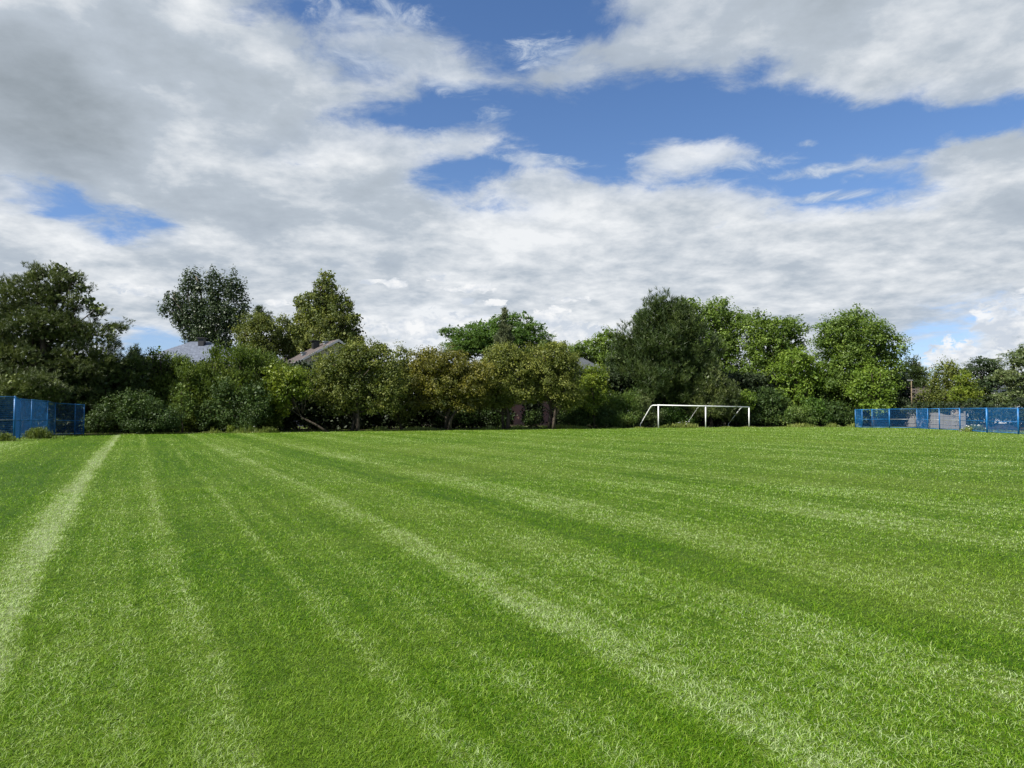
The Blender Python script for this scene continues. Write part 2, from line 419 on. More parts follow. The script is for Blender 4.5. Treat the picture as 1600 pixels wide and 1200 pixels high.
M['poplar'] = leaf_mat('grey_green_leaves', [(.013, .028, .013), (.027, .047, .021), (.062, .088, .044)], .2, .5, .6, spec=.35)
M['conic'] = leaf_mat('drooping_olive_leaves', [(.030, .048, .014), (.070, .095, .024), (.200, .215, .058)], .27, .55, .4, spec=.25)
M['locust'] = leaf_mat('feathery_leaves', [(.024, .058, .012), (.055, .110, .022), (.110, .180, .038)], .32, .5, .5)
M['maple'] = leaf_mat('green_broad_leaves', [(.030, .062, .013), (.073, .118, .024), (.170, .245, .045)], .3, .5, .4)
M['maple2'] = leaf_mat('fresh_green_leaves', [(.045, .090, .012), (.095, .155, .022), (.170, .235, .040)], .32, .5, .4)
M['spruce'] = leaf_mat('grey_spruce_needles', [(.040, .058, .034), (.085, .105, .062), (.150, .170, .100)], .1, .6, .6)
M['grey'] = leaf_mat('silvery_green_leaves', [(.036, .060, .026), (.078, .110, .046), (.150, .180, .090)], .25, .5, .5)
M['willow'] = leaf_mat('soft_green_leaves', [(.030, .064, .014), (.072, .120, .028), (.150, .195, .066)], .3, .5, .6)
M['under'] = leaf_mat('painted_shade_leaves', [(.009, .017, .007), (.017, .029, .010), (.032, .048, .016)], .15, .6, .6)  # shade below the crowns is put into these dark leaf colours
M['weed'] = leaf_mat('weeds', [(.050, .085, .018), (.110, .150, .035), (.210, .235, .080)], .3, .5, .8)
M['flower'] = plain('white_flowers', (.75, .76, .70), .7)
M['white'] = plain('white_paint', (.76, .77, .75), .45, .10, 5)
M['blue'] = plain('blue_paint', (.007, .130, .34), .45, .2, 4)
M['bluewire'] = plain('blue_wire', (.007, .125, .35), .45, .2, 4)
M['galv'] = plain('galvanised_steel', (.32, .36, .38), .45, .2, 8, metallic=.4)
M['board'] = plain('weathered_boards', (.20, .195, .185), .85, .3, 4, stretch=(1, 1, .15), col2=(.15, .14, .125))
M['cream'] = plain('cream_siding', (.62, .57, .42), .8, .1, 2)
M['siding'] = plain('grey_siding', (.33, .34, .35), .8, .1, 2)
M['trim'] = plain('pale_trim', (.70, .66, .58), .6, .1, 3)
M['dark'] = plain('black_metal', (.012, .012, .013), .5, .2, 5)
M['glass'] = plain('window_glass', (.03, .035, .04), .08, .1, 2, spec=.8)
M['pole'] = plain('brown_pole', (.16, .125, .07), .85, .3, 5)
def shingles(name, c1, c2):
    m, t, o = material(name)
    tc = t.new('ShaderNodeTexCoord').outputs['Object']
    x, y, z = t.sep(tc)
    b = t.new('ShaderNodeTexBrick'); t.l.new(t.comb(t.math('ADD', x, y), t.math('MULTIPLY', z, 2.2), 0), b.inputs[0])
    b.inputs['Scale'].default_value = 1.0; b.inputs['Brick Width'].default_value = .35; b.inputs['Row Height'].default_value = .32
    b.inputs['Mortar Size'].default_value = .018; b.inputs['Bias'].default_value = 0
    t.put(b.inputs['Color1'], c1); t.put(b.inputs['Color2'], c2); t.put(b.inputs['Mortar'], tuple(q*.45 for q in c1))
    n = t.noise(tc, 3, 4, .6); c = t.mix(1.0, b.outputs[0], t.mix(n, (.7, .7, .7), (1.25, 1.25, 1.25)), 'MULTIPLY')
    p = t.new('ShaderNodeBsdfPrincipled'); t.l.new(c, p.inputs['Base Color']); p.inputs['Roughness'].default_value = .9
    t.l.new(p.outputs[0], o.inputs[0]); return m
def brickm(name, c1, c2, mort):
    m, t, o = material(name)
    tc = t.new('ShaderNodeTexCoord').outputs['Object']; x, y, z = t.sep(tc)
    b = t.new('ShaderNodeTexBrick'); t.l.new(t.comb(t.math('ADD', x, y), z, 0), b.inputs[0])
    b.inputs['Scale'].default_value = 1.0; b.inputs['Brick Width'].default_value = .22; b.inputs['Row Height'].default_value = .075
    b.inputs['Mortar Size'].default_value = .01
    t.put(b.inputs['Color1'], c1); t.put(b.inputs['Color2'], c2); t.put(b.inputs['Mortar'], mort)
    p = t.new('ShaderNodeBsdfPrincipled'); t.l.new(b.outputs[0], p.inputs['Base Color']); p.inputs['Roughness'].default_value = .9
    t.l.new(p.outputs[0], o.inputs[0]); return m
M['shing_blue'] = shingles('blue_grey_shingles', (.115, .135, .175), (.075, .09, .12))
M['shing_brown'] = shingles('brown_shingles', (.085, .066, .060), (.055, .044, .041))
M['shing_grey'] = shingles('grey_shingles', (.06, .07, .077), (.045, .051, .057))
M['brick'] = brickm('red_brick', (.34, .13, .085), (.26, .10, .07), (.34, .30, .26))
M['brick_tan'] = brickm('tan_brick', (.36, .29, .22), (.30, .24, .18), (.36, .33, .28))

# ------------------------------------------------------------------ ground
def hedge_y(px):       # depth of the front edge of the planting, by photo column
    return float(np.interp(px, [-400, 0, 150, 250, 400, 600, 760, 900, 1100, 1340, 1500, 1700, 2100],
                               [43, 44, 46, 48.5, 50.5, 55.5, 58.5, 62, 66, 69, 70, 70, 70]))
gb = MB(); gb.poly([(-900, -60, 0), (900, -60, 0), (900, 1500, 0), (-900, 1500, 0)])
tag(gb.build('lawn', M['lawn']), 'mown sports field grass with pale and dark mowing stripes', 'lawn', kind='structure')
pts = [(wx_(px, hedge_y(px)+.5), hedge_y(px)+.5+.35*math.sin(px*.05), .004) for px in range(-400, 1351, 25)]+[(wx_(a_, b_), b_, .004) for a_, b_ in ((1400, 69), (1470, 61), (1541, 54), (1650, 48), (1900, 40))]
sb = MB(); sb.poly(pts+[(130, 130, .004), (-130, 130, .004)])
tag(sb.build('soil', M['soil']), 'dark bare soil under the trees behind the field', 'soil', kind='structure')

# ------------------------------------------------------------------ grass blades (uncountable: one object)
def blades(n, d0, d1, expo, azmax, seed, hmul=1.0, wmul=1.0):
    g = np.random.default_rng(seed)
    e = 2-expo; u = g.random(n)
    d = (d0**e+u*(d1**e-d0**e))**(1/e)
    a = (g.random(n)*2-1)*azmax
    X = d*np.sin(a); Y = d*np.cos(a)
    s = X*SN[0]+Y*SN[1]; st = stripe_np(s)
    # small clumps so that the sward is uneven
    cl = np.sin(X*3.1+1.7*np.sin(Y*2.3))*np.sin(Y*2.7+1.3*np.sin(X*1.9)); cl2 = np.sin(X*11+2*np.sin(Y*7))*np.sin(Y*9.7+2*np.sin(X*8))
    L = (.024+.026*g.random(n)+.009*cl+.012*cl2)*hmul; L = np.maximum(L*.84, .013)
    odd = g.random(n) < .03; L[odd] *= 1.9; patch = cl2*cl < -.42; L[patch] *= .55
    W = (.0016+.0016*g.random(n))*wmul + .00050*np.maximum(d-3, 0)
    L = L + .0005*np.maximum(d-8, 0)
    th = g.random(n)*2*math.pi
    lean = .5+3.4*g.random(n)**1.6 + .15*cl
    lx = np.cos(th)*lean; ly = np.sin(th)*lean
    # blades laid over by the mower: along the pass, away on pale stripes, towards on dark ones
    k = (st-.42)*.8
    lx += -SN[1]*k; ly += SN[0]*k
    lx[odd] *= 2.2; ly[odd] *= 2.2
    q = np.sqrt(lx**2+ly**2)+1e-6; nz = 1/np.sqrt(1+q**2)
    D = np.stack([lx*nz, ly*nz, nz], 1)
    D2 = np.stack([lx*1.9, ly*1.9, np.ones(n)*.62], 1); D2 /= np.linalg.norm(D2, axis=1, keepdims=True)
    r = th+math.pi/2+(g.random(n)-.5)*1.6
    S = np.stack([np.cos(r), np.sin(r), (g.random(n)-.5)*.3], 1)
    B = np.stack([X, Y, np.full(n, -.002)], 1); z_up = (g.random(n) < .5)*0
    Wc = W[:, None]; Lc = L[:, None]
    m = B+D*Lc*.55; tip = m+D2*Lc*.55
    tip[:, 2] = np.maximum(tip[:, 2], .004)
    V = np.stack([B-S*Wc*.5, B+S*Wc*.5, m+S*Wc*.42, m-S*Wc*.42, tip], 1).reshape(-1, 3)
    base = np.arange(n)[:, None]*5
    T = np.concatenate([base+np.array([[0, 1, 2]]), base+np.array([[0, 2, 3]]), base+np.array([[3, 2, 4]])], 0)
    tone = g.random(n)*.97; tone[odd] = .8+.17*g.random(odd.sum()); tone[g.random(n) < .008] = 1.0
    return V, T, np.repeat(tone, 5)
NB = 760000
V, T, tone = blades(NB, 2.3, 16, 2.15, R(43), 11)
V2, T2, tone2 = blades(330000, 15, 72, 2.05, R(41), 12, 1.0, 1.0)
V = np.concatenate([V, V2]); T = np.concatenate([T, T2+NB*5]); tone = np.concatenate([tone, tone2])
go = np_mesh('grass_blades', V, 3, M['blades'], None, {'tone': tone}, F=T)
tag(go, 'short green grass blades of the mown field', 'grass', kind='stuff')
del V, T, V2, T2

# ------------------------------------------------------------------ foliage
def unit(v): return v/(np.linalg.norm(v, axis=-1, keepdims=True)+1e-9)
def rdir(g, n): return unit(g.normal(size=(n, 3)))
def leaves(g, C, O, r, per, L, W, mode, flat=.8):
    """C clump centres, O outward directions, r clump radii -> quads"""
    n = len(C)*per; idx = np.repeat(np.arange(len(C)), per)
    d = rdir(g, n); rad = g.random(n)**.45
    P = d*rad[:, None]*r[idx][:, None]; P[:, 2] *= flat
    o = O[idx]; up = np.array([0, 0, 1.0])
    if mode == 'droop':
        P = d*np.array([.7, .7, .35])*r[idx][:, None]*rad[:, None]; P[:, 2] -= r[idx]*1.1*g.random(n)**1.5
        ax = unit(np.array([0, 0, -1.0])+.5*g.normal(size=(n, 3))+.25*o)
    elif mode == 'spray':
        ax = unit(.9*up+.55*o+.45*g.normal(size=(n, 3))); P[:, 2] *= 1.35
        P += ax*r[idx][:, None]*.25*g.random((n, 1))
    elif mode == 'plate':
        P[:, 2] *= .38; ax = unit(o*.6+g.normal(size=(n, 3))*np.array([1, 1, .35]))
    elif mode == 'up':
        P[:, 2] *= 1.9; P[:, :2] *= .8; ax = unit(up*.5+g.normal(size=(n, 3)))
    else:
        ax = unit(g.normal(size=(n, 3))+.2*o-.15*up)
    nr = unit(.75*o+.55*up+.8*g.normal(size=(n, 3))+.3*d)
    side = unit(np.cross(ax, nr)); B = C[idx]+P
    l = L*(.65+.7*g.random(n))[:, None]; ww = W*(.65+.7*g.random(n))[:, None]
    nn = np.cross(side, ax)
    v = np.stack([B-ax*l*.5, B+side*ww*.5-nn*l*.08, B+ax*l*.5-nn*l*.05, B-side*ww*.5-nn*l*.08], 1).reshape(-1, 3)
    tone = np.repeat(g.random(n), 4); clump = np.repeat(g.random(len(C))[idx], 4)
    return v, tone, clump
def tufts(g, C, O, r, per, L, W, up=.5, k=9):
    """pine: each clump holds tufts of long needles fanning round the shoot direction"""
    nt = len(C)*per; idx = np.repeat(np.arange(len(C)), per)
    P = C[idx]+rdir(g, nt)*(g.random(nt)**.4)[:, None]*r[idx][:, None]*np.array([1, 1, .65 if up < 1 else 1.5])
    ax = unit(O[idx]*.7+np.array([0, 0, up])+.35*g.normal(size=(nt, 3)))
    ct = g.random(len(C))[idx]; tt = g.random(nt)
    j = np.repeat(np.arange(nt), k); n = len(j)
    a = unit(ax[j]*.9+rdir(g, n)*.75); side = unit(np.cross(a, rdir(g, n)))
    l = L*(.7+.6*g.random(n))[:, None]; B = P[j]+ax[j]*(g.random(n)*L*.8)[:, None]
    v = np.stack([B-side*W*.5, B+side*W*.5, B+a*l+side*W*.2, B+a*l-side*W*.2], 1).reshape(-1, 3)
    return v, np.repeat(.6*tt[j]+.4*g.random(n), 4), np.repeat(ct[j], 4)
def branch_pts(a, b, g, n=5, sag=.0, wob=.12):
    a = np.array(a, float); b = np.array(b, float); L = np.linalg.norm(b-a); out = []
    for i in range(n):
        t = i/(n-1); p = a+(b-a)*t
        if 0 < i < n-1: p = p+g.normal(size=3)*L*wob*.4
        p[2] += math.sin(t*math.pi)*L*sag; out.append(tuple(p))
    return out
def crown_tree(name, label, cat, px, Y, lobes, mat, mode='broad', dens=1.0, clump=.55, leaf=(.17, .12), per=26, group=None,
               bark='bark', tr=.16, stems=1, seed=None, limbs=8, inner=.25, flat=.8, depth=.85, tilt=0.0, base=0.0, spread=.0, rough=.18, k=9, core=1.0, fork=None):
    """lobes: (px, py, rx, ry) ellipses in photo pixels at depth Y, or with 5th value = depth offset in metres"""
    g = np.random.default_rng(seed if seed is not None else int(px*7+Y*13) % 99991)
    X = wx_(px, Y); s = Y/F
    e = empty(name, (X, Y, base), label, cat, group)
    Cs, Os, Rs = [], [], []; cents = []
    if mode not in ('pine', 'upine'): per = int(per*2.0); leaf = (leaf[0]*.80, leaf[1]*.80); clump *= 1.12
    for lb in lobes:
        c = np.array([wx_(lb[0], Y)-X, (lb[4] if len(lb) > 4 else 0.0), wz_(lb[1], Y)-base])
        rr = np.array([lb[2]*s, max(lb[2]*s*depth, .5), lb[3]*s])
        area = 4*math.pi*((rr[0]*rr[1])**1.6/3+(rr[0]*rr[2])**1.6/3+(rr[1]*rr[2])**1.6/3)**(1/1.6)
        n = max(6, int(area/(clump*clump)*.62*dens))
        d = rdir(g, n)
        keep = ~((d[:, 1] > .55) & (g.random(n) < .5)); d = d[keep]; n = len(d)
        bump = 1+rough*np.sin(d[:, 0]*5.1+d[:, 2]*4.3+lb[0])*np.cos(d[:, 2]*6.3+d[:, 1]*3.7)+rough*.6*g.normal(size=n)
        f = (1-.30*g.random(n)**2)*bump
        f[g.random(n) < inner] *= .72
        P = c+d*rr*f[:, None]-unit(d/rr)*clump*.35
        o = unit(d/rr)
        Cs.append(P); Os.append(o); Rs.append(clump*(.6+.8*g.random(n))); cents.append((c, rr))
    C = np.concatenate(Cs); O = np.concatenate(Os); Rr = np.concatenate(Rs)
    # throw out clumps buried deep inside another lobe
    keep = np.ones(len(C), bool)
    for c, rr in cents: keep &= ~(np.sum(((C-c)/rr)**2, 1) < .30)
    low = C[:, 2] > .15; keep &= low
    C, O, Rr = C[keep], O[keep], Rr[keep]
    Ck = []
    for (c, rr) in cents:
        vol = 4.19*rr[0]*rr[1]*rr[2]; n = int(min(900, max(8, core*vol/(clump**3)*.55)))
        d = rdir(g, n)*(g.random((n, 1))**.33)*.74; Ck.append(c+d*rr)
    Ck = np.concatenate(Ck); Ck = Ck[Ck[:, 2] > .2]
    kv, kt, kcl = leaves(g, Ck, rdir(g, len(Ck)), np.full(len(Ck), clump*.9), 9, clump*.55, clump*.42, 'broad', 1.0)
    if mode == 'pine': v, t, cl = tufts(g, C, O, Rr, per, leaf[0], leaf[1], .55, k)
    elif mode == 'upine': v, t, cl = tufts(g, C, O, Rr, per, leaf[0], leaf[1], 1.3, k)
    else: v, t, cl = leaves(g, C, O, Rr, per, leaf[0], leaf[1], mode, flat)
    v = np.concatenate([v, kv]); t = np.concatenate([t, kt]); cl = np.concatenate([cl, kcl])
    v[:, 2] = np.maximum(v[:, 2], .03)
    np_mesh('crown', v, 4, M[mat], e, {'tone': t, 'clump': cl})
    # trunk and limbs
    mb = MB(); top = max(cents, key=lambda q: q[0][2]); lowc = min(c[2] for c, r in cents)
    for q in range(stems):
        a = q*2.4+g.random(); off = np.array([math.cos(a), math.sin(a), 0])*spread*(1 if stems > 1 else 0)
        tgt = cents[q % len(cents)] if stems > 1 else top
        end = tgt[0]+np.array([0, 0, tgt[1][2]*.35]); end[1] *= .5
        p = branch_pts(off*.35+np.array([0, 0, -.1]), end, g, 7, 0, .10)
        p[1] = tuple(np.array(p[1])*np.array([.35, .35, 1])+off*.3)
        if fork:
            f_ = np.array([wx_(fork[0], Y)-X, 0, wz_(fork[1], Y)-base]); p = [(0, 0, -.1), tuple(f_*.5+off*.1), tuple(f_+off*.3)]+[tuple(f_+off*.3+(end-f_-off*.3)*u_+g.normal(size=3)*.15) for u_ in (.25, .5, .75, 1)]
        rads = [tr*(1.25 if i == 0 else 1-.13*i) for i in range(7)]; mb.tube(p, [max(r_, .02) for r_ in rads], 8)
    for q in range(limbs):
        c, rr = cents[q % len(cents)]; d = rdir(g, 1)[0]; d[2] = abs(d[2])*.6; tip = c+d*rr*.75
        z0 = max(.6, min(lowc*.8, tip[2]*.55))*(.8+.4*g.random()); st = top[0]*(z0/max(top[0][2], .5))*np.array([.8, .4, 0]); st[2] = z0
        if fork: st = f_+(tip-f_)*.12
        p = branch_pts(st, tip, g, 5, .06, .10); mb.tube(p, [tr*.45, tr*.36, tr*.27, tr*.18, .02], 6)
    mb.build('trunk', M[bark], e, True)
    return e

# --- the planting behind the field, left to right
crown_tree('pine_tree', 'big dark pine with tufted boughs behind the left blue fence', 'tree', 45, 50.0,
    [(72, 440, 40, 22), (105, 432, 18, 8), (124, 450, 14, 6), (132, 468, 14, 7), (148, 485, 12, 7), (172, 513, 20, 9), (60, 424, 12, 8), (92, 420, 10, 8), (20, 462, 62, 26), (95, 468, 32, 26), (50, 505, 88, 38), (110, 520, 40, 30), (150, 525, 30, 20), (20, 560, 105, 40), (125, 570, 55, 34), (160, 560, 24, 24), (-60, 520, 50, 60), (-60, 600, 60, 40)],
    'pine', 'pine', 1.05, .52, (.18, .022), 19, tr=.34, limbs=18, seed=3, rough=.34, depth=.8, k=12, core=.6)
crown_tree('pine_tree', 'low light green pine spreading above the left blue fence', 'tree', 30, 44.5,
    [(40, 603, 50, 22), (-10, 612, 55, 24), (80, 608, 26, 16)], 'pine', 'pine', 1.1, .42, (.16, .020), 18, tr=.12, limbs=6, seed=4, k=12)
crown_tree('shrub', 'dark hanging evergreen mass in the shade beside the big pine', 'shrub', 150, 51,
    [(130, 620, 60, 40), (180, 600, 40, 50), (205, 590, 25, 40), (90, 640, 60, 32)], 'darkpine', 'pine', 1.0, .55, (.24, .03), 10, tr=.1, seed=5)
crown_tree('spruce_tree', 'thin spruce tip right of the big pine', 'tree', 207, 56,
    [(208, 551, 4, 10), (208, 565, 11, 14), (206, 590, 18, 26), (203, 640, 20, 40)], 'darkpine', 'upine', 1.1, .3, (.2, .03), 9, tr=.08, seed=6, limbs=4)
crown_tree('shrub', 'broad grey green shrub with small leaves at the left end of the hedge', 'shrub', 205, 48.5,
    [(175, 650, 32, 28), (215, 638, 42, 32), (255, 655, 32, 24), (150, 662, 18, 16), (225, 664, 45, 14)], 'yew', 'broad', 1.1, .36, (.12, .085), 26, tr=.05, stems=3, spread=.4, seed=7)
hedge = [
 ('feathery cedar at the left end of the tall hedge', 222, 54, [(222, 572, 22, 22), (222, 610, 32, 40), (205, 585, 18, 25)]),
 ('cedar with a loose top left of the blue grey roof', 262, 53.5, [(250, 560, 18, 16), (278, 568, 17, 14), (262, 616, 36, 42), (262, 650, 34, 26)]),
 ('yellow tipped cedar in front of the blue grey roof', 300, 52.5, [(300, 582, 26, 18), (300, 624, 38, 40), (300, 655, 36, 22)]),
 ('pointed cedar rising against the right side of the blue grey roof', 338, 53, [(337, 545, 7, 17), (337, 566, 18, 18), (336, 612, 34, 44), (336, 652, 36, 24)]),
 ('bushy cedar between the round tree and the field', 372, 52.5, [(366, 560, 22, 22), (388, 560, 20, 16), (374, 612, 34, 42), (372, 652, 34, 24)]),
 ('cedar at the right end of the tall hedge below the brown roof', 415, 54, [(408, 572, 24, 22), (432, 580, 20, 20), (412, 622, 34, 38), (410, 655, 34, 20)])]
for lab, px, Y, lb in hedge:
    crown_tree('cedar_tree', lab, 'tree', px, Y, lb, 'cedar', 'spray', 1.1, .42, (.24, .075), 30, 'cedars forming the tall hedge', tr=.10, seed=px)
crown_tree('shrub', 'light trailing shrub hanging down the front of the cedar hedge', 'shrub', 285, 50.5,
    [(283, 622, 10, 28), (272, 650, 12, 22), (296, 640, 9, 20)], 'willow', 'broad', .8, .3, (.12, .08), 16, tr=.04, seed=8)
crown_tree('shrub', 'dark leafy shrub in the hedge below the brown roof house', 'shrub', 390, 51.2,
    [(352, 628, 24, 40), (398, 630, 28, 36), (372, 655, 34, 18), (325, 648, 22, 24)], 'yew', 'broad', 1.0, .38, (.13, .09), 24, tr=.05, seed=9)
# small trees at the edge of the field
crown_tree('small_tree', 'yellow green small tree with a low curved branch', 'tree', 515, 52.5,
    [(432, 585, 26, 20), (455, 592, 26, 22), (440, 612, 32, 20), (470, 600, 24, 26), (445, 632, 16, 20)], 'lime', 'broad', 1.0, .38, (.15, .11), 24, tr=.09, seed=10, limbs=7, fork=(472, 652))
crown_tree('crabapple_tree', 'large olive green crab apple tree right of the brown roof', 'tree', 555, 55,
    [(520, 578, 42, 34), (560, 560, 34, 30), (545, 545, 18, 14), (590, 562, 32, 30), (605, 600, 32, 34), (545, 610, 42, 30), (500, 612, 28, 24), (575, 632, 30, 16), (530, 636, 26, 14), (605, 632, 22, 16)],
    'crab', 'broad', 1.0, .42, (.15, .11), 26, 'crab apple trees along the field', tr=.15, stems=3, spread=.7, seed=11, limbs=10)
crown_tree('small_tree', 'narrow dark green tree between the olive and the yellow brown tree', 'tree', 628, 58.5,
    [(626, 560, 18, 22), (630, 600, 22, 36), (628, 640, 22, 28), (592, 548, 14, 12)], 'crab', 'broad', 1.1, .40, (.15, .11), 26, tr=.12, seed=12)
crown_tree('crabapple_tree', 'yellow brown crab apple tree with rusty leaves', 'tree', 700, 57.5,
    [(675, 566, 36, 28), (712, 572, 36, 30), (745, 590, 34, 28), (690, 605, 42, 24), (660, 592, 22, 32), (735, 612, 34, 20), (655, 632, 20, 12), (690, 630, 28, 14), (725, 634, 24, 12)],
    'rust', 'broad', 1.0, .40, (.15, .11), 26, 'crab apple trees along the field', tr=.14, stems=3, spread=.6, seed=13, limbs=10)
crown_tree('crabapple_tree', 'light olive crab apple tree in front of the honey locust', 'tree', 790, 60,
    [(790, 560, 36, 26), (765, 580, 28, 28), (812, 575, 32, 30), (785, 610, 36, 26), (815, 612, 30, 22), (760, 632, 22, 12), (790, 630, 18, 10)],
    'olive', 'broad', 1.0, .40, (.15, .11), 26, 'crab apple trees along the field', tr=.13, stems=3, spread=.6, seed=14, limbs=10)
crown_tree('crabapple_tree', 'pale olive crab apple tree in front of the red brick house', 'tree', 862, 60.5,
    [(862, 556, 38, 26), (845, 580, 34, 28), (884, 572, 28, 30), (868, 605, 40, 26), (895, 612, 20, 30), (840, 618, 22, 14), (880, 630, 20, 12)],
    'olive', 'broad', 1.0, .40, (.15, .11), 26, 'crab apple trees along the field', tr=.14, stems=3, spread=.7, seed=15, limbs=10)
crown_tree('small_tree', 'yellow green small tree in front of the grey roof', 'tree', 928, 64,
    [(930, 585, 22, 18), (918, 605, 22, 22), (940, 608, 18, 20), (922, 632, 20, 16)], 'lime', 'broad', .95, .38, (.14, .10), 24, tr=.08, seed=16, limbs=6)
crown_tree('shrub', 'dark shrub below the yellow green small tree', 'shrub', 915, 64.5,
    [(905, 652, 26, 18), (940, 652, 24, 18), (920, 640, 26, 16)], 'yew', 'broad', 1.1, .36, (.12, .085), 26, tr=.05, seed=17)
crown_tree('shrub', 'soft light green bush left of the goal', 'shrub', 968, 66,
    [(955, 636, 22, 24), (982, 630, 20, 22), (965, 655, 38, 14)], 'willow', 'spray', 1.1, .36, (.2, .05), 30, tr=.05, stems=3, spread=.4, seed=18)
crown_tree('shrub', 'silvery leafed bush behind the left goal brace', 'shrub', 1008, 67,
    [(1003, 632, 20, 22), (1015, 650, 24, 16), (1000, 656, 24, 12)], 'grey', 'broad', 1.0, .36, (.13, .09), 24, tr=.05, seed=19)
crown_tree('shrub', 'bright green shrub seen through the left half of the goal', 'shrub', 1052, 68.5,
    [(1048, 646, 22, 20), (1072, 656, 22, 12), (1035, 656, 14, 12)], 'locust', 'broad', 1.0, .36, (.14, .1), 24, tr=.05, seed=20)
# conifers behind the goal
crown_tree('pine_tree', 'tall dark pine with upright tips behind the goal', 'tree', 1040, 70,
    [(1040, 488, 30, 26), (1022, 505, 34, 30), (1062, 510, 34, 34), (1030, 545, 62, 40), (1080, 560, 44, 40), (985, 572, 36, 34), (975, 540, 16, 18), (1030, 592, 74, 34), (955, 600, 18, 22), (1060, 620, 50, 18)],
    'darkpine', 'upine', 1.2, .62, (.34, .034), 13, tr=.32, limbs=14, seed=21, k=12, rough=.26)
crown_tree('pine_tree', 'smaller soft pine right of the tall dark pine', 'tree', 1112, 68.5,
    [(1112, 580, 16, 14), (1105, 600, 28, 20), (1122, 618, 34, 18), (1085, 620, 26, 16), (1110, 640, 44, 16)], 'pine', 'upine', 1.0, .48, (.25, .034), 12, tr=.14, seed=22, k=9)
# big broadleaves on the right
maples = [
 ('maple_tree', 'tall loose green maple rising behind the dark pine', 1110, 79, [(1075, 478, 24, 20), (1122, 482, 26, 20), (1100, 505, 40, 28), (1140, 510, 30, 30), (1120, 545, 50, 34), (1160, 500, 18, 18), (1000, 490, 14, 16), (1120, 590, 48, 34)], 'maple', .80),
 ('maple_tree', 'round topped green maple in the middle of the right hand trees', 1215, 77, [(1185, 512, 34, 24), (1222, 514, 32, 22), (1248, 520, 20, 22), (1200, 545, 46, 32), (1180, 590, 46, 38), (1235, 560, 34, 34)], 'maple', .85),
 ('maple_tree', 'yellow green maple low between the two larger green trees', 1245, 73, [(1245, 562, 32, 22), (1225, 585, 30, 22), (1268, 590, 24, 26), (1240, 615, 34, 24)], 'maple2', 1.0),
 ('maple_tree', 'largest round maple left of the blue right fence', 1330, 74, [(1335, 506, 36, 26), (1305, 525, 38, 32), (1355, 530, 40, 34), (1392, 545, 26, 32), (1325, 565, 52, 40), (1375, 585, 38, 36), (1300, 600, 44, 36), (1350, 620, 48, 28)], 'maple', 1.0),
 ('maple_tree', 'small bright maple at the foot of the largest maple', 1365, 69.5, [(1360, 585, 26, 18), (1350, 610, 28, 22), (1380, 612, 24, 22), (1362, 634, 30, 14)], 'maple2', .9)]
for nm, lab, px, Y, lb, mt, dn in maples:
    crown_tree(nm, lab, 'tree', px, Y, lb, mt, 'broad', dn, .58, (.23, .17), 24, 'maples at the right of the field', tr=.28, seed=px, limbs=14)
for lab, px, Y, lb, mt in [
 ('dark shrub behind the right goal post', 1150, 70, [(1140, 640, 28, 26), (1165, 655, 20, 12), (1172, 632, 20, 22)], 'yew'),
 ('light green sapling right of the goal', 1170, 69.2, [(1168, 622, 14, 16), (1160, 638, 16, 10)], 'maple2'),
 ('wide dark shrub between the goal and the maples', 1215, 70, [(1205, 632, 30, 30), (1225, 655, 34, 14), (1190, 655, 20, 14)], 'yew'),
 ('olive shrub low under the yellow green maple', 1245, 69, [(1242, 645, 24, 14), (1262, 656, 18, 10), (1225, 655, 18, 10)], 'willow'),
 ('bright bush at the foot of the maples', 1272, 70, [(1272, 636, 18, 16), (1285, 652, 16, 12)], 'locust'),
 ('dark shrub below the largest maple', 1310, 70.5, [(1300, 645, 28, 22), (1325, 655, 26, 14), (1285, 655, 20, 12)], 'yew'),
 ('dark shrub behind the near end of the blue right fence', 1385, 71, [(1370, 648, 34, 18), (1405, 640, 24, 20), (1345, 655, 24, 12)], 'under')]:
    crown_tree('shrub', lab, 'shrub', px, Y, lb, mt, 'broad', 1.0, .42, (.16, .11), 24, tr=.05, seed=px+3, limbs=5)
# trees behind the first row
crown_tree('poplar_tree', 'tall fan shaped poplar above the blue grey roof', 'tree', 312, 84,
    [(268, 470, 16, 20), (290, 446, 14, 24), (305, 440, 14, 24), (255, 485, 9, 12), (300, 480, 26, 28), (335, 448, 20, 30), (362, 452, 20, 26), (378, 475, 13, 26), (330, 490, 34, 30), (360, 500, 28, 26), (318, 525, 32, 24), (345, 540, 26, 22), (295, 512, 20, 24), (280, 492, 16, 20), (305, 535, 18, 18)],
    'poplar', 'up', 1.5, .58, (.24, .20), 16, bark='bark_pale', tr=.30, stems=4, spread=.8, limbs=16, seed=31, rough=.16, inner=.4, fork=(318, 545), core=1.1)
crown_tree('small_tree', 'rounded dark olive tree between the poplar and the cone shaped tree', 'tree', 402, 76,
    [(400, 502, 24, 16), (388, 525, 26, 24), (415, 522, 28, 26), (400, 550, 36, 20)], 'crab', 'broad', 1.05, .5, (.19, .14), 24, tr=.16, seed=32)
crown_tree('pine_tree', 'small dark pine top above the rounded olive tree', 'tree', 406, 82,
    [(403, 486, 8, 8), (410, 490, 10, 8), (408, 505, 16, 14)], 'darkpine', 'pine', 1.0, .4, (.28, .035), 10, tr=.15, seed=33)
crown_tree('small_tree', 'light olive tree at the left foot of the cone shaped tree', 'tree', 445, 78,
    [(440, 505, 18, 16), (452, 525, 26, 24), (430, 540, 28, 20), (470, 545, 26, 20)], 'conic', 'droop', 1.1, .5, (.2, .1), 26, tr=.14, seed=34)
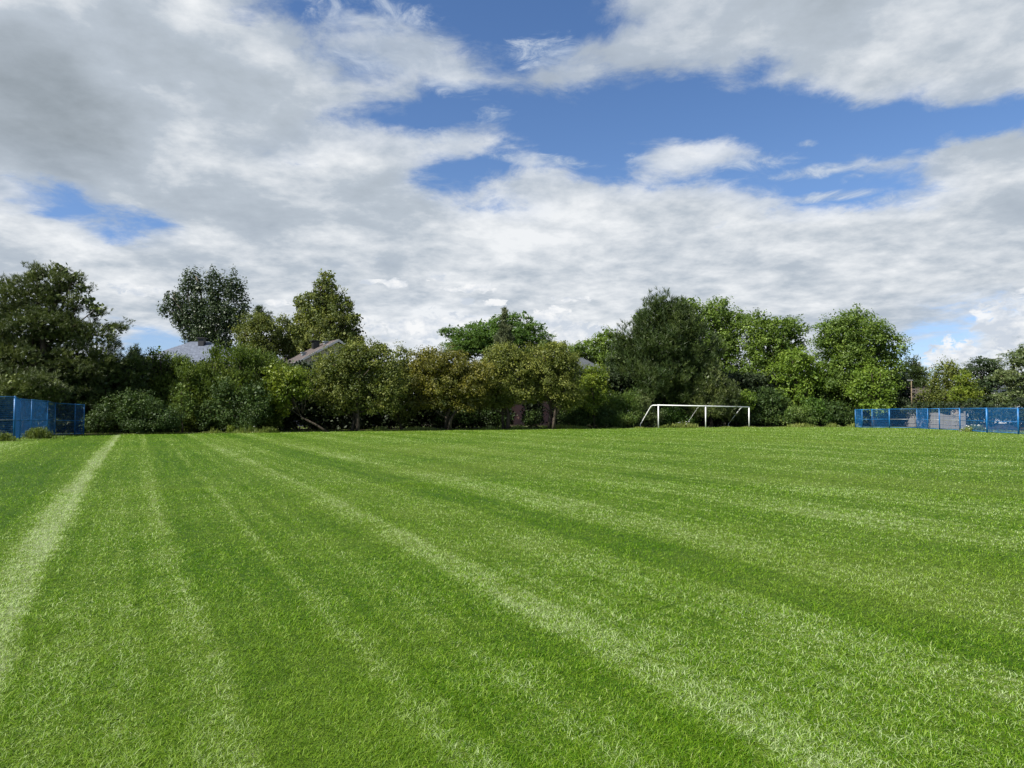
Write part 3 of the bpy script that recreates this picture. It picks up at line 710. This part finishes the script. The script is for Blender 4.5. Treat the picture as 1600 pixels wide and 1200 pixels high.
crown_tree('linden_tree', 'tall cone shaped tree with drooping olive foliage', 'tree', 512, 81,
    [(508, 432, 13, 13), (506, 448, 24, 18), (494, 470, 34, 22), (530, 470, 24, 22), (508, 496, 50, 26), (545, 502, 24, 24), (474, 500, 24, 24), (464, 470, 5, 12), (510, 530, 58, 28), (550, 535, 26, 26), (466, 532, 30, 24)],
    'conic', 'droop', 1.1, .62, (.24, .13), 26, tr=.34, limbs=14, seed=35, rough=.07)
crown_tree('honey_locust_tree', 'spreading honey locust with flat layered branches', 'tree', 775, 76,
    [(708, 518, 22, 10), (730, 528, 30, 14), (762, 510, 28, 12), (790, 500, 30, 12), (815, 496, 20, 8), (835, 512, 20, 9), (845, 526, 20, 9), (765, 535, 44, 18), (810, 525, 34, 16), (800, 550, 50, 18), (730, 548, 30, 14), (775, 526, 58, 20), (815, 514, 32, 14), (730, 540, 40, 18), (845, 542, 26, 16), (745, 512, 18, 8)],
    'locust', 'plate', 1.3, .55, (.18, .10), 30, tr=.22, limbs=16, seed=36, rough=.25)
crown_tree('spruce_tree', 'slim grey spruce tip in front of the honey locust', 'tree', 788, 71,
    [(788, 490, 1.5, 7), (788, 501, 4, 8), (788, 515, 9, 9), (788, 531, 14, 10), (788, 550, 18, 12)], 'spruce', 'pine', 1.0, .26, (.22, .035), 11, tr=.14, seed=37, limbs=10)
crown_tree('maple_tree', 'distant rounded green tree behind the grey roof', 'tree', 930, 92,
    [(920, 546, 30, 18), (950, 532, 26, 18), (955, 522, 12, 10), (895, 552, 22, 14), (985, 545, 28, 20), (960, 560, 50, 18)], 'maple', 'broad', 1.0, .6, (.24, .18), 22, tr=.22, seed=38)
crown_tree('small_tree', 'dark bushy treetop left of the vent pipe', 'tree', 870, 84,
    [(868, 545, 22, 12), (885, 556, 16, 14), (850, 552, 18, 12)], 'maple', 'broad', 1.0, .5, (.2, .15), 22, tr=.14, seed=39)
# behind the right fence
crown_tree('pine_tree', 'dark pine above the low brown roof', 'tree', 1428, 92,
    [(1428, 568, 9, 10), (1420, 582, 18, 14), (1438, 588, 14, 14), (1425, 606, 24, 18), (1410, 620, 16, 22)], 'darkpine', 'pine', 1.0, .5, (.32, .05), 10, tr=.2, seed=41)
crown_tree('small_tree', 'olive tree with upright twigs beside the low brown roof', 'tree', 1483, 74,
    [(1480, 578, 20, 16), (1468, 600, 22, 24), (1495, 595, 22, 24), (1508, 612, 20, 20), (1480, 622, 34, 18), (1447, 622, 18, 14)], 'conic', 'up', .95, .45, (.17, .11), 24, tr=.12, seed=42, limbs=12)
crown_tree('small_tree', 'yellow green leafy tree behind the weathered board fence', 'tree', 1512, 70,
    [(1508, 595, 18, 16), (1500, 615, 20, 18), (1518, 622, 20, 16)], 'lime', 'broad', .9, .42, (.15, .11), 22, tr=.1, seed=43)
crown_tree('locust_tree', 'dark locust tree behind the right fence', 'tree', 1545, 78,
    [(1540, 570, 24, 14), (1518, 580, 18, 12), (1555, 590, 30, 20), (1535, 608, 28, 24), (1545, 632, 36, 20)], 'poplar', 'plate', 1.3, .5, (.18, .11), 28, tr=.16, seed=44)
crown_tree('locust_tree', 'silvery green locust at the right edge of the photo', 'tree', 1600, 66,
    [(1590, 560, 28, 18), (1620, 552, 30, 20), (1575, 588, 26, 14), (1612, 600, 40, 20), (1585, 622, 32, 18), (1650, 590, 40, 40)], 'grey', 'plate', 1.25, .5, (.17, .10), 28, tr=.2, seed=45)
for lab, px, Y, lb in [('low dark shrub behind the boards of the weathered fence', 1450, 66, [(1440, 640, 34, 12), (1470, 638, 24, 12)]),
    ('dark shrub right of the weathered board fence', 1530, 60, [(1520, 655, 22, 14), (1545, 648, 26, 18), (1515, 635, 26, 14)]),
    ('dark shrub behind the right end of the blue fence', 1590, 58, [(1580, 645, 30, 22), (1620, 640, 34, 26)])]:
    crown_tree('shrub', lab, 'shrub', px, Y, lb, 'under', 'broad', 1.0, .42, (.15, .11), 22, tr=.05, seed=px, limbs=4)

for lab, px, Y, lb in [('dark shrub under the light olive crab apple tree', 772, 63, [(768, 650, 24, 18), (785, 645, 16, 20)]),
    ('shrub in front of the red brick wall', 838, 64, [(836, 652, 15, 13), (826, 658, 10, 8)]),
    ('dark shrub at the right end of the red brick wall', 884, 64, [(884, 648, 14, 20), (900, 652, 16, 16)]),
    ('dark shrub between the stems of the yellow brown tree', 712, 61.5, [(700, 655, 24, 12), (730, 650, 20, 16)])]:
    crown_tree('shrub', lab, 'shrub', px, Y, lb, 'yew', 'broad', 1.0, .36, (.13, .09), 20, tr=.04, seed=px, limbs=4)

# undergrowth: leaf mass added behind the front trunks, shade put into its colours
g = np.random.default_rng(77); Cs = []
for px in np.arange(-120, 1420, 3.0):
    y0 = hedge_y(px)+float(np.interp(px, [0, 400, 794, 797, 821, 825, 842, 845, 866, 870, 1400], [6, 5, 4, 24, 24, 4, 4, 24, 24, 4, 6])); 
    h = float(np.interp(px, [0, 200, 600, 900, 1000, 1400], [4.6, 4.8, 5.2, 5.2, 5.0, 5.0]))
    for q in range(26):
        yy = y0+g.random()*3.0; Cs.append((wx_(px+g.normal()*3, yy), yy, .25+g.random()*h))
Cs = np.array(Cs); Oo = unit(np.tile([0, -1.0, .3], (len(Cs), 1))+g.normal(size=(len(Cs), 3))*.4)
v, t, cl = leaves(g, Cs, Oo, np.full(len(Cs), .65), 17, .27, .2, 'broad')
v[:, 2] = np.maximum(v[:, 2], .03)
tag(np_mesh('undergrowth', v, 4, M['under'], None, {'tone': t, 'clump': cl}), 'dark undergrowth added behind the front trunks with the shade put into its colour', 'undergrowth', kind='stuff')

# long grass and weeds where the mower does not reach
def weeds(pxs, hmax, n, seed, yo=0.0, mat='weed', yw=.5, fn=hedge_y):
    g = np.random.default_rng(seed); px = pxs[0]+(pxs[1]-pxs[0])*g.random(n)
    Y = np.array([fn(p) for p in px])+yo+g.random(n)*yw
    X = (px-800)/F*Y; cl = .55+.45*np.sin(X*1.7+2*np.sin(X*.6))
    h = hmax*(.3+.7*g.random(n))*cl; th = g.random(n)*6.28; ln = .15+.45*g.random(n)
    B = np.stack([X, Y, np.zeros(n)], 1); D = np.stack([np.cos(th)*ln, np.sin(th)*ln, np.ones(n)], 1)*h[:, None]
    r = g.random(n)*6.28; S = np.stack([np.cos(r), np.sin(r), 0*r], 1)*(.015+.03*g.random(n))[:, None]
    V = np.stack([B-S, B+S, B+D*.6+S*.9, B+D-S*.2], 1).reshape(-1, 3)
    return V, np.repeat(g.random(n), 4), np.repeat((cl-.1), 4)
parts = [weeds((-150, 430), .16, 9000, 1, -.35, yw=.6), weeds((900, 1345), .16, 7000, 8, -.35, yw=.6), weeds((330, 470), .55, 900, 2, -.2), weeds((560, 780), .4, 1200, 3, -.2, yw=.8), weeds((1020, 1090), .5, 900, 5, -.3),
         weeds((780, 920), .5, 1200, 4, -.1, yw=1.0), weeds((1230, 1340), .5, 900, 6, -.3)]
V = np.concatenate([p[0] for p in parts]); 
tag(np_mesh('long_grass', V, 4, M['weed'], None, {'tone': np.concatenate([p[1] for p in parts]), 'clump': np.concatenate([p[2] for p in parts])}),
    'unmown grass and weeds along the foot of the planting', 'long grass', kind='stuff')
def weed_patch(label, px, Y, w_, h_, n, mat='weed', flowers=0, seed=1, name='weed_clump', group=None):
    g = np.random.default_rng(seed); X0 = wx_(px, Y); e = empty(name, (X0, Y, 0), label, 'plant', group)
    Xs = g.normal(size=n)*w_*.4; Ys = g.normal(size=n)*w_*.22; h = h_*(.35+.65*g.random(n))*np.exp(-(Xs/w_)**2*1.2)
    th = g.random(n)*6.28; ln = .1+.5*g.random(n)
    B = np.stack([Xs, Ys, np.zeros(n)], 1); D = np.stack([np.cos(th)*ln, np.sin(th)*ln, np.ones(n)], 1)*h[:, None]
    r = g.random(n)*6.28; S = np.stack([np.cos(r), np.sin(r), 0*r], 1)*(.010+.012*g.random(n))[:, None]
    V = np.stack([B-S, B+S, B+D*.7+S, B+D], 1).reshape(-1, 3); tt = np.repeat(g.random(n), 4)
    C = (B+D*(.4+.5*g.random((n, 1))))[:n//3]
    v, t, cl = leaves(g, C, unit(g.normal(size=C.shape)+np.array([0, -.3, .6])), np.full(len(C), .09), 9, .085, .045, 'up')
    v[:, 2] = np.maximum(v[:, 2], .02)
    np_mesh('foliage', np.concatenate([V, v]), 4, M[mat], e, {'tone': np.concatenate([tt, t]), 'clump': np.concatenate([tt*.5+.3, cl])})
    if flowers:
        q = (B+D)[:flowers]; v2, t2, c2 = leaves(g, q, unit(g.normal(size=q.shape)), np.full(len(q), .05), 5, .06, .05, 'broad')
        fo = np_mesh('flower_heads', v2, 4, M['flower'], e); fo['kind'] = 'stuff'
    return e
weed_patch('tall weeds growing round the foot of the left blue fence', 62, 40.5, .85, .75, 700, seed=1)
weed_patch('low weeds under the left edge of the left blue fence', 4, 37.2, .8, .45, 500, seed=2)
weed_patch('clump of white flowering weeds at the foot of the right blue fence', 1520, 53.5, 1.0, .55, 600, flowers=45, seed=3)
weed_patch('small yellow green plant at the foot of the hedge', 361, 50.3, .32, .62, 260, 'lime', seed=4)
weed_patch('pale leggy plant right of the small yellow plant', 388, 50.6, .75, .95, 420, 'willow', flowers=20, seed=5)
weed_patch('low weeds at the foot of the hedge near the curved branch', 420, 51, .8, .5, 420, seed=6)
weed_patch('leafy weeds between the left and middle goal posts', 1068, 67.3, 1.3, .6, 520, flowers=24, seed=7)

# ------------------------------------------------------------------ curved low branch of the yellow green tree
# ------------------------------------------------------------------ goal
Yg0, Yg1 = 64.0, 66.6
pL = Vector((wx_(1028.5, Yg0), Yg0, 0)); pR = Vector((wx_(1170, Yg1), Yg1, 0)); pM = pL.lerp(pR, (1102-1028.5)/(1170-1028.5)*.985)
goal = empty('football_goal', tuple(pL), 'white steel football goal without a net in front of the dark pine', 'goal')
hL, hR = 2.06, 1.90
def rel(v): return tuple(Vector(v)-pL)
for p, t_ in ((pL, 0), (pM, .52), (pR, 1)):
    h = hL+(hR-hL)*t_; m = MB(); m.tube([rel(p+Vector((0, 0, -.05))), rel(p+Vector((0, 0, h-.05)))], .052, 12); m.build('goal_post', M['white'], goal, True)
ax = (pR-pL).normalized()
m = MB(); m.tube([rel(pL+Vector((0, 0, hL))-ax*.10), rel(pR+Vector((0, 0, hR))+ax*.04)], .050, 12); m.build('crossbar', M['white'], goal, True)
back = Vector((-.62, .79, 0)).normalized()
for p, t_, w_, sc in ((pL, 0, .045, 1.0), (pM, .52, .011, 1.0), (pR, 1, .032, 1.05)):
    h = hL+(hR-hL)*t_; a = p+Vector((0, 0, h-.01))
    s1 = a+back*.62*sc; s2 = a+back*.86*sc+Vector((0, 0, -.10)); s3 = p+back*2.05*sc+Vector((0, 0, .42)); s4 = p+back*2.15*sc+Vector((0, 0, .30)); s5 = p+back*2.15*sc+Vector((0, 0, -.05))
    m = MB(); m.tube([rel(a), rel(s1), rel(s2), rel(s3), rel(s4), rel(s5)], w_, 10); m.build('back_stay', M['white'], goal, True)

# ------------------------------------------------------------------ blue mesh fences
def mesh_fence(label, posts, tight):
    """posts: (px, Y, height, radius, bottom lift)"""
    P = [Vector((wx_(p[0], p[1]), p[1], 0)) for p in posts]
    e = empty('mesh_fence', tuple(P[0]), label, 'fence', 'blue mesh fences beside the field')
    for p, q in zip(P, posts):
        m = MB(); m.tube([rel_(p, P[0]), rel_(p+Vector((0, 0, q[2]+.04)), P[0])], q[3], 10); m.build('post', M['blue'], e, True)
    for i in range(len(P)-1):
        a, b = P[i], P[i+1]; ha, hb = posts[i][2], posts[i+1][2]; L = (b-a).length; d = (b-a).normalized()
        for nm, z, r_ in (('top_rail', 1.0, .026), ('middle_rail', .47, .020), ('bottom_rail', .04, .018)):
            m = MB(); m.tube([rel_(a+Vector((0, 0, ha*z)), P[0]), rel_(b+Vector((0, 0, hb*z)), P[0])], r_, 8); m.build(nm, M['galv'] if nm == 'middle_rail' and i in tight.get('galv', ()) else M['blue'], e, True)
        sp = .040 if i in tight['tight'] else .055; vs = .05 if i in tight['tight'] else .10
        m = MB(); n = max(2, int(L/sp)); yaw = math.atan2(d.y, d.x); wr = .0048 if i in tight['tight'] else .0034
        for k_ in range(1, n):
            t = k_/n; p = a.lerp(b, t)-P[0]; h = ha+(hb-ha)*t; m.box((p.x, p.y, h*.5+.03), (wr, wr, h-.08), yaw)
        nh = int(ha/vs)
        for k_ in range(1, nh):
            z = k_/nh; A = a-P[0]; Bv = b-P[0]
            m.tube([(A.x, A.y, ha*z), (Bv.x, Bv.y, hb*z)], wr*.75, 4, False)
        m.build('mesh_panel', M['bluewire'], e)
    return e
def rel_(v, o): return tuple(Vector(v)-o)
mesh_fence('blue mesh fence at the left edge of the field by the big pine',
    [(-70, 34.8, 2.30, .04, 0), (-22, 36.6, 2.30, .035, 0), (23.5, 38.0, 2.32, .055, 0), (32, 40.0, 2.22, .04, 0), (50, 41.5, 2.20, .03, 0), (75, 43.6, 2.15, .03, 0), (87, 45.2, 2.05, .028, 0), (118, 46.2, 1.98, .026, 0), (132, 46.6, 1.95, .03, 0)],
    {'tight': (2, 3, 4, 7), 'galv': (0, 1)})
mesh_fence('blue mesh fence along the right side of the field',
    [(1336, 66.0, 1.66, .035, 0), (1346.5, 64.6, 1.66, .03, 0), (1362, 64.2, 1.67, .028, 0), (1389, 63.6, 1.70, .05, 0), (1432, 62.0, 1.72, .03, 0), (1449, 59.8, 1.72, .03, 0), (1467, 58.4, 1.73, .045, 0), (1499, 55.4, 1.74, .05, 0), (1541, 50.7, 1.74, .06, 0), (1590, 47.6, 1.73, .06, 0), (1650, 44.6, 1.73, .05, 0), (1720, 41.5, 1.73, .05, 0)],
    {'tight': (0, 2, 4, 8), 'galv': (3, 5, 6)})

# weathered board fence behind the right fence
P0 = Vector((wx_(1416, 70), 70, 0)); P1 = Vector((wx_(1506, 59), 59, 0))
e = empty('board_fence', tuple(P0), 'weathered grey board fence behind the right blue fence', 'fence')
L = (P1-P0).length; yaw = math.atan2((P1-P0).y, (P1-P0).x); m = MB(); n = int(L/.16)
for k_ in range(n):
    p = (P1-P0)*((k_+.5)/n); h = 1.36+.10*math.sin(k_*.21)+.03*random.random()-.14*(k_/n)
    m.box((p.x, p.y, h/2), (.145, .022, h), yaw+random.uniform(-.03, .03))
m.build('boards', M['board'], e)
m = MB()
for z in (.35, 1.12): m.tube([(0, .05, z), ((P1-P0).x, (P1-P0).y+.05, z)], .035, 6)
m.build('rail', M['board'], e)
for k_ in range(6):
    p = (P1-P0)*(k_/5); MB().box((p.x, p.y-.07, .76), (.09, .09, 1.52), yaw).build('post', M['board'], e)

# slim pole with a cap behind the fence
Yp = 72; e = empty('lamp_pole', (wx_(1424.5, Yp), Yp, 0), 'thin brown pole with a flat top in front of the low brown roof', 'pole')
MB().tube([(0, 0, 0), (0, 0, wz_(595, Yp))], [.07, .05], 8).build('pole', M['pole'], e, True)
MB().box((-.12, 0, wz_(594, Yp)), (.5, .14, .06)).build('lamp_head', M['siding'], e)

# ------------------------------------------------------------------ houses
def window(mbp, e, c, w_, h_, axis, out):
    """c centre on the wall, axis = along wall, out = outward"""
    c = Vector(c); a = Vector(axis); o = Vector(out); z = Vector((0, 0, 1))
    m = MB()
    for s_ in (-1, 1):
        q = c+a*(w_/2*s_)+o*.03; m.prism([q-a*.05-z*(h_/2+.05), q+a*.05-z*(h_/2+.05), q+a*.05+z*(h_/2+.05), q-a*.05+z*(h_/2+.05)], o*.05)
    for s_ in (-1, 1):
        q = c+z*(h_/2*s_)+o*.028; m.prism([q-a*(w_/2-.05)-z*.05, q+a*(w_/2-.05)-z*.05, q+a*(w_/2-.05)+z*.05, q-a*(w_/2-.05)+z*.05], o*.045)
    wn = m.build('window', M['white'], e)
    q = c+o*.01; g_ = MB(); g_.prism([q-a*w_*.48-z*h_*.48, q+a*w_*.48-z*h_*.48, q+a*w_*.48+z*h_*.48, q-a*w_*.48+z*h_*.48], o*.012); g_.build('pane', M['glass'], wn)
def house(name, label, c, rz, w_, d_, eave, rise, kind, wall, roofm, gable='cream', extra=None, windows=True):
    e = empty(name, c, label, 'house', None, rz)
    hw, hd, ov = w_/2, d_/2, .45
    m = MB()
    if kind == 'hip':
        m.box((0, 0, eave/2), (w_, d_, eave)); m.build('wall', M[wall], e)
        rl = max(0, hw-hd*.95) if w_ > d_ else .6
        A, B = (-hw-ov, -hd-ov, eave-.1), (hw+ov, -hd-ov, eave-.1); C_, D = (hw+ov, hd+ov, eave-.1), (-hw-ov, hd+ov, eave-.1)
        T0, T1 = (-rl, 0, eave+rise), (rl, 0, eave+rise)
        r = MB(); b = 0; r.v = [A, B, C_, D, T0, T1]; r.f = [(0, 1, 5, 4), (1, 2, 5), (2, 3, 4, 5), (3, 0, 4), (0, 3, 2, 1)]
        rf = r.build('roof', M[roofm], e)
    else:   # ridge runs along y, gables at +-y
        ap = (0, eave+rise)
        m.prism([(-hw, -hd, 0), (hw, -hd, 0), (hw, -hd, eave), (-hw, -hd, eave)], (0, d_, 0)); m.build('wall', M[wall], e)
        for s_ in (-1, 1):
            y = s_*(hd-.001); gm = MB(); gm.prism([(-hw, y, eave+.001), (hw, y, eave+.001), (0, y, eave+rise-.12)], (0, -s_*.2, 0)); gm.build('gable', M[gable], e)
        r = MB(); k_ = rise/hw; ex = hw+ov; ez = eave-k_*ov
        for s_ in (-1, 1):
            r.prism([(0, -hd-ov, eave+rise), (s_*ex, -hd-ov, ez), (s_*ex, hd+ov, ez), (0, hd+ov, eave+rise)], (0, 0, .14))
        rf = r.build('roof', M[roofm], e)
        fm = MB()
        for s_ in (-1, 1):
            y = -hd-ov-.03; fm.prism([(0, y, eave+rise-.12), (s_*ex, y, ez-.12), (s_*ex, y, ez+.13), (0, y, eave+rise+.13)], (0, -.05, 0))
        fm.build('fascia', M['trim'], rf)
    if windows:
        for zx in (eave*.28, eave*.75) if eave > 4 else (eave*.5,):
            for xx in ((-hw*.78, -hw*.33, hw*.45) if wall == 'brick' else (-hw*.55, 0, hw*.55)): window(None, e, (xx, -hd, zx), 1.3, 1.2, (1, 0, 0), (0, -1, 0))
    for ex_ in (extra or []):
        nm, x, y, z, sx, sy, sz, mt = ex_
        if nm == 'vent_pipe':
            o_ = MB().tube([(x, y, z-sz/2), (x, y, z+sz/2)], sx/2, 8).tube([(x, y, z+sz/2), (x, y, z+sz/2+.12)], sx*.85, 8).build(nm, M[mt], rf, True)
        else:
            o_ = MB().box((x, y, z), (sx, sy, sz)).box((x, y, z+sz/2+.05), (sx*1.5, sy*1.5, .09)).build(nm, M[mt], rf)
    return e
s70 = 72/F
house('house', 'house with a blue grey hip roof and black roof vent below the poplar', (wx_(311, 78), 78, 0), 0, 12.5, 11.0, 5.9, 3.25, 'hip', 'brick_tan', 'shing_blue',
    extra=[('roof_vent', .55, -.75, 9.0, .6, .6, .8, 'dark')])
house('house', 'house with a brown gable roof and pale gable end', (wx_(497, 78), 78, 0), R(33), 9.6, 12, 6.0, 2.75, 'gable', 'siding', 'shing_brown', 'cream',
    extra=[('roof_vent', -1.35, -3.2, 8.45, .65, .65, .75, 'dark'), ('roof_vent', -.6, -4.2, 8.6, .35, .35, .25, 'galv'), ('roof_vent', -2.9, -4.2, 7.35, .35, .35, .25, 'galv')])
house('house', 'red brick house with a grey roof behind the pale olive trees', (wx_(868, 82), 84, 0), 0, 15.0, 9, 5.0, 2.85, 'hip', 'brick', 'shing_grey',
    extra=[('vent_pipe', 1.4, -1.2, 8.1, .22, .22, 1.2, 'galv')])
house('house', 'low house with a brown roof behind the right blue fence', (wx_(1432, 90), 92, 0), 0, 9.5, 8, 3.0, 2.3, 'hip', 'brick_tan', 'shing_brown')
house('house', 'pale bungalow glimpsed behind the silvery locust', (wx_(1592, 88), 90, 0), 0, 8, 8, 4.4, 1.6, 'hip', 'white', 'shing_grey')
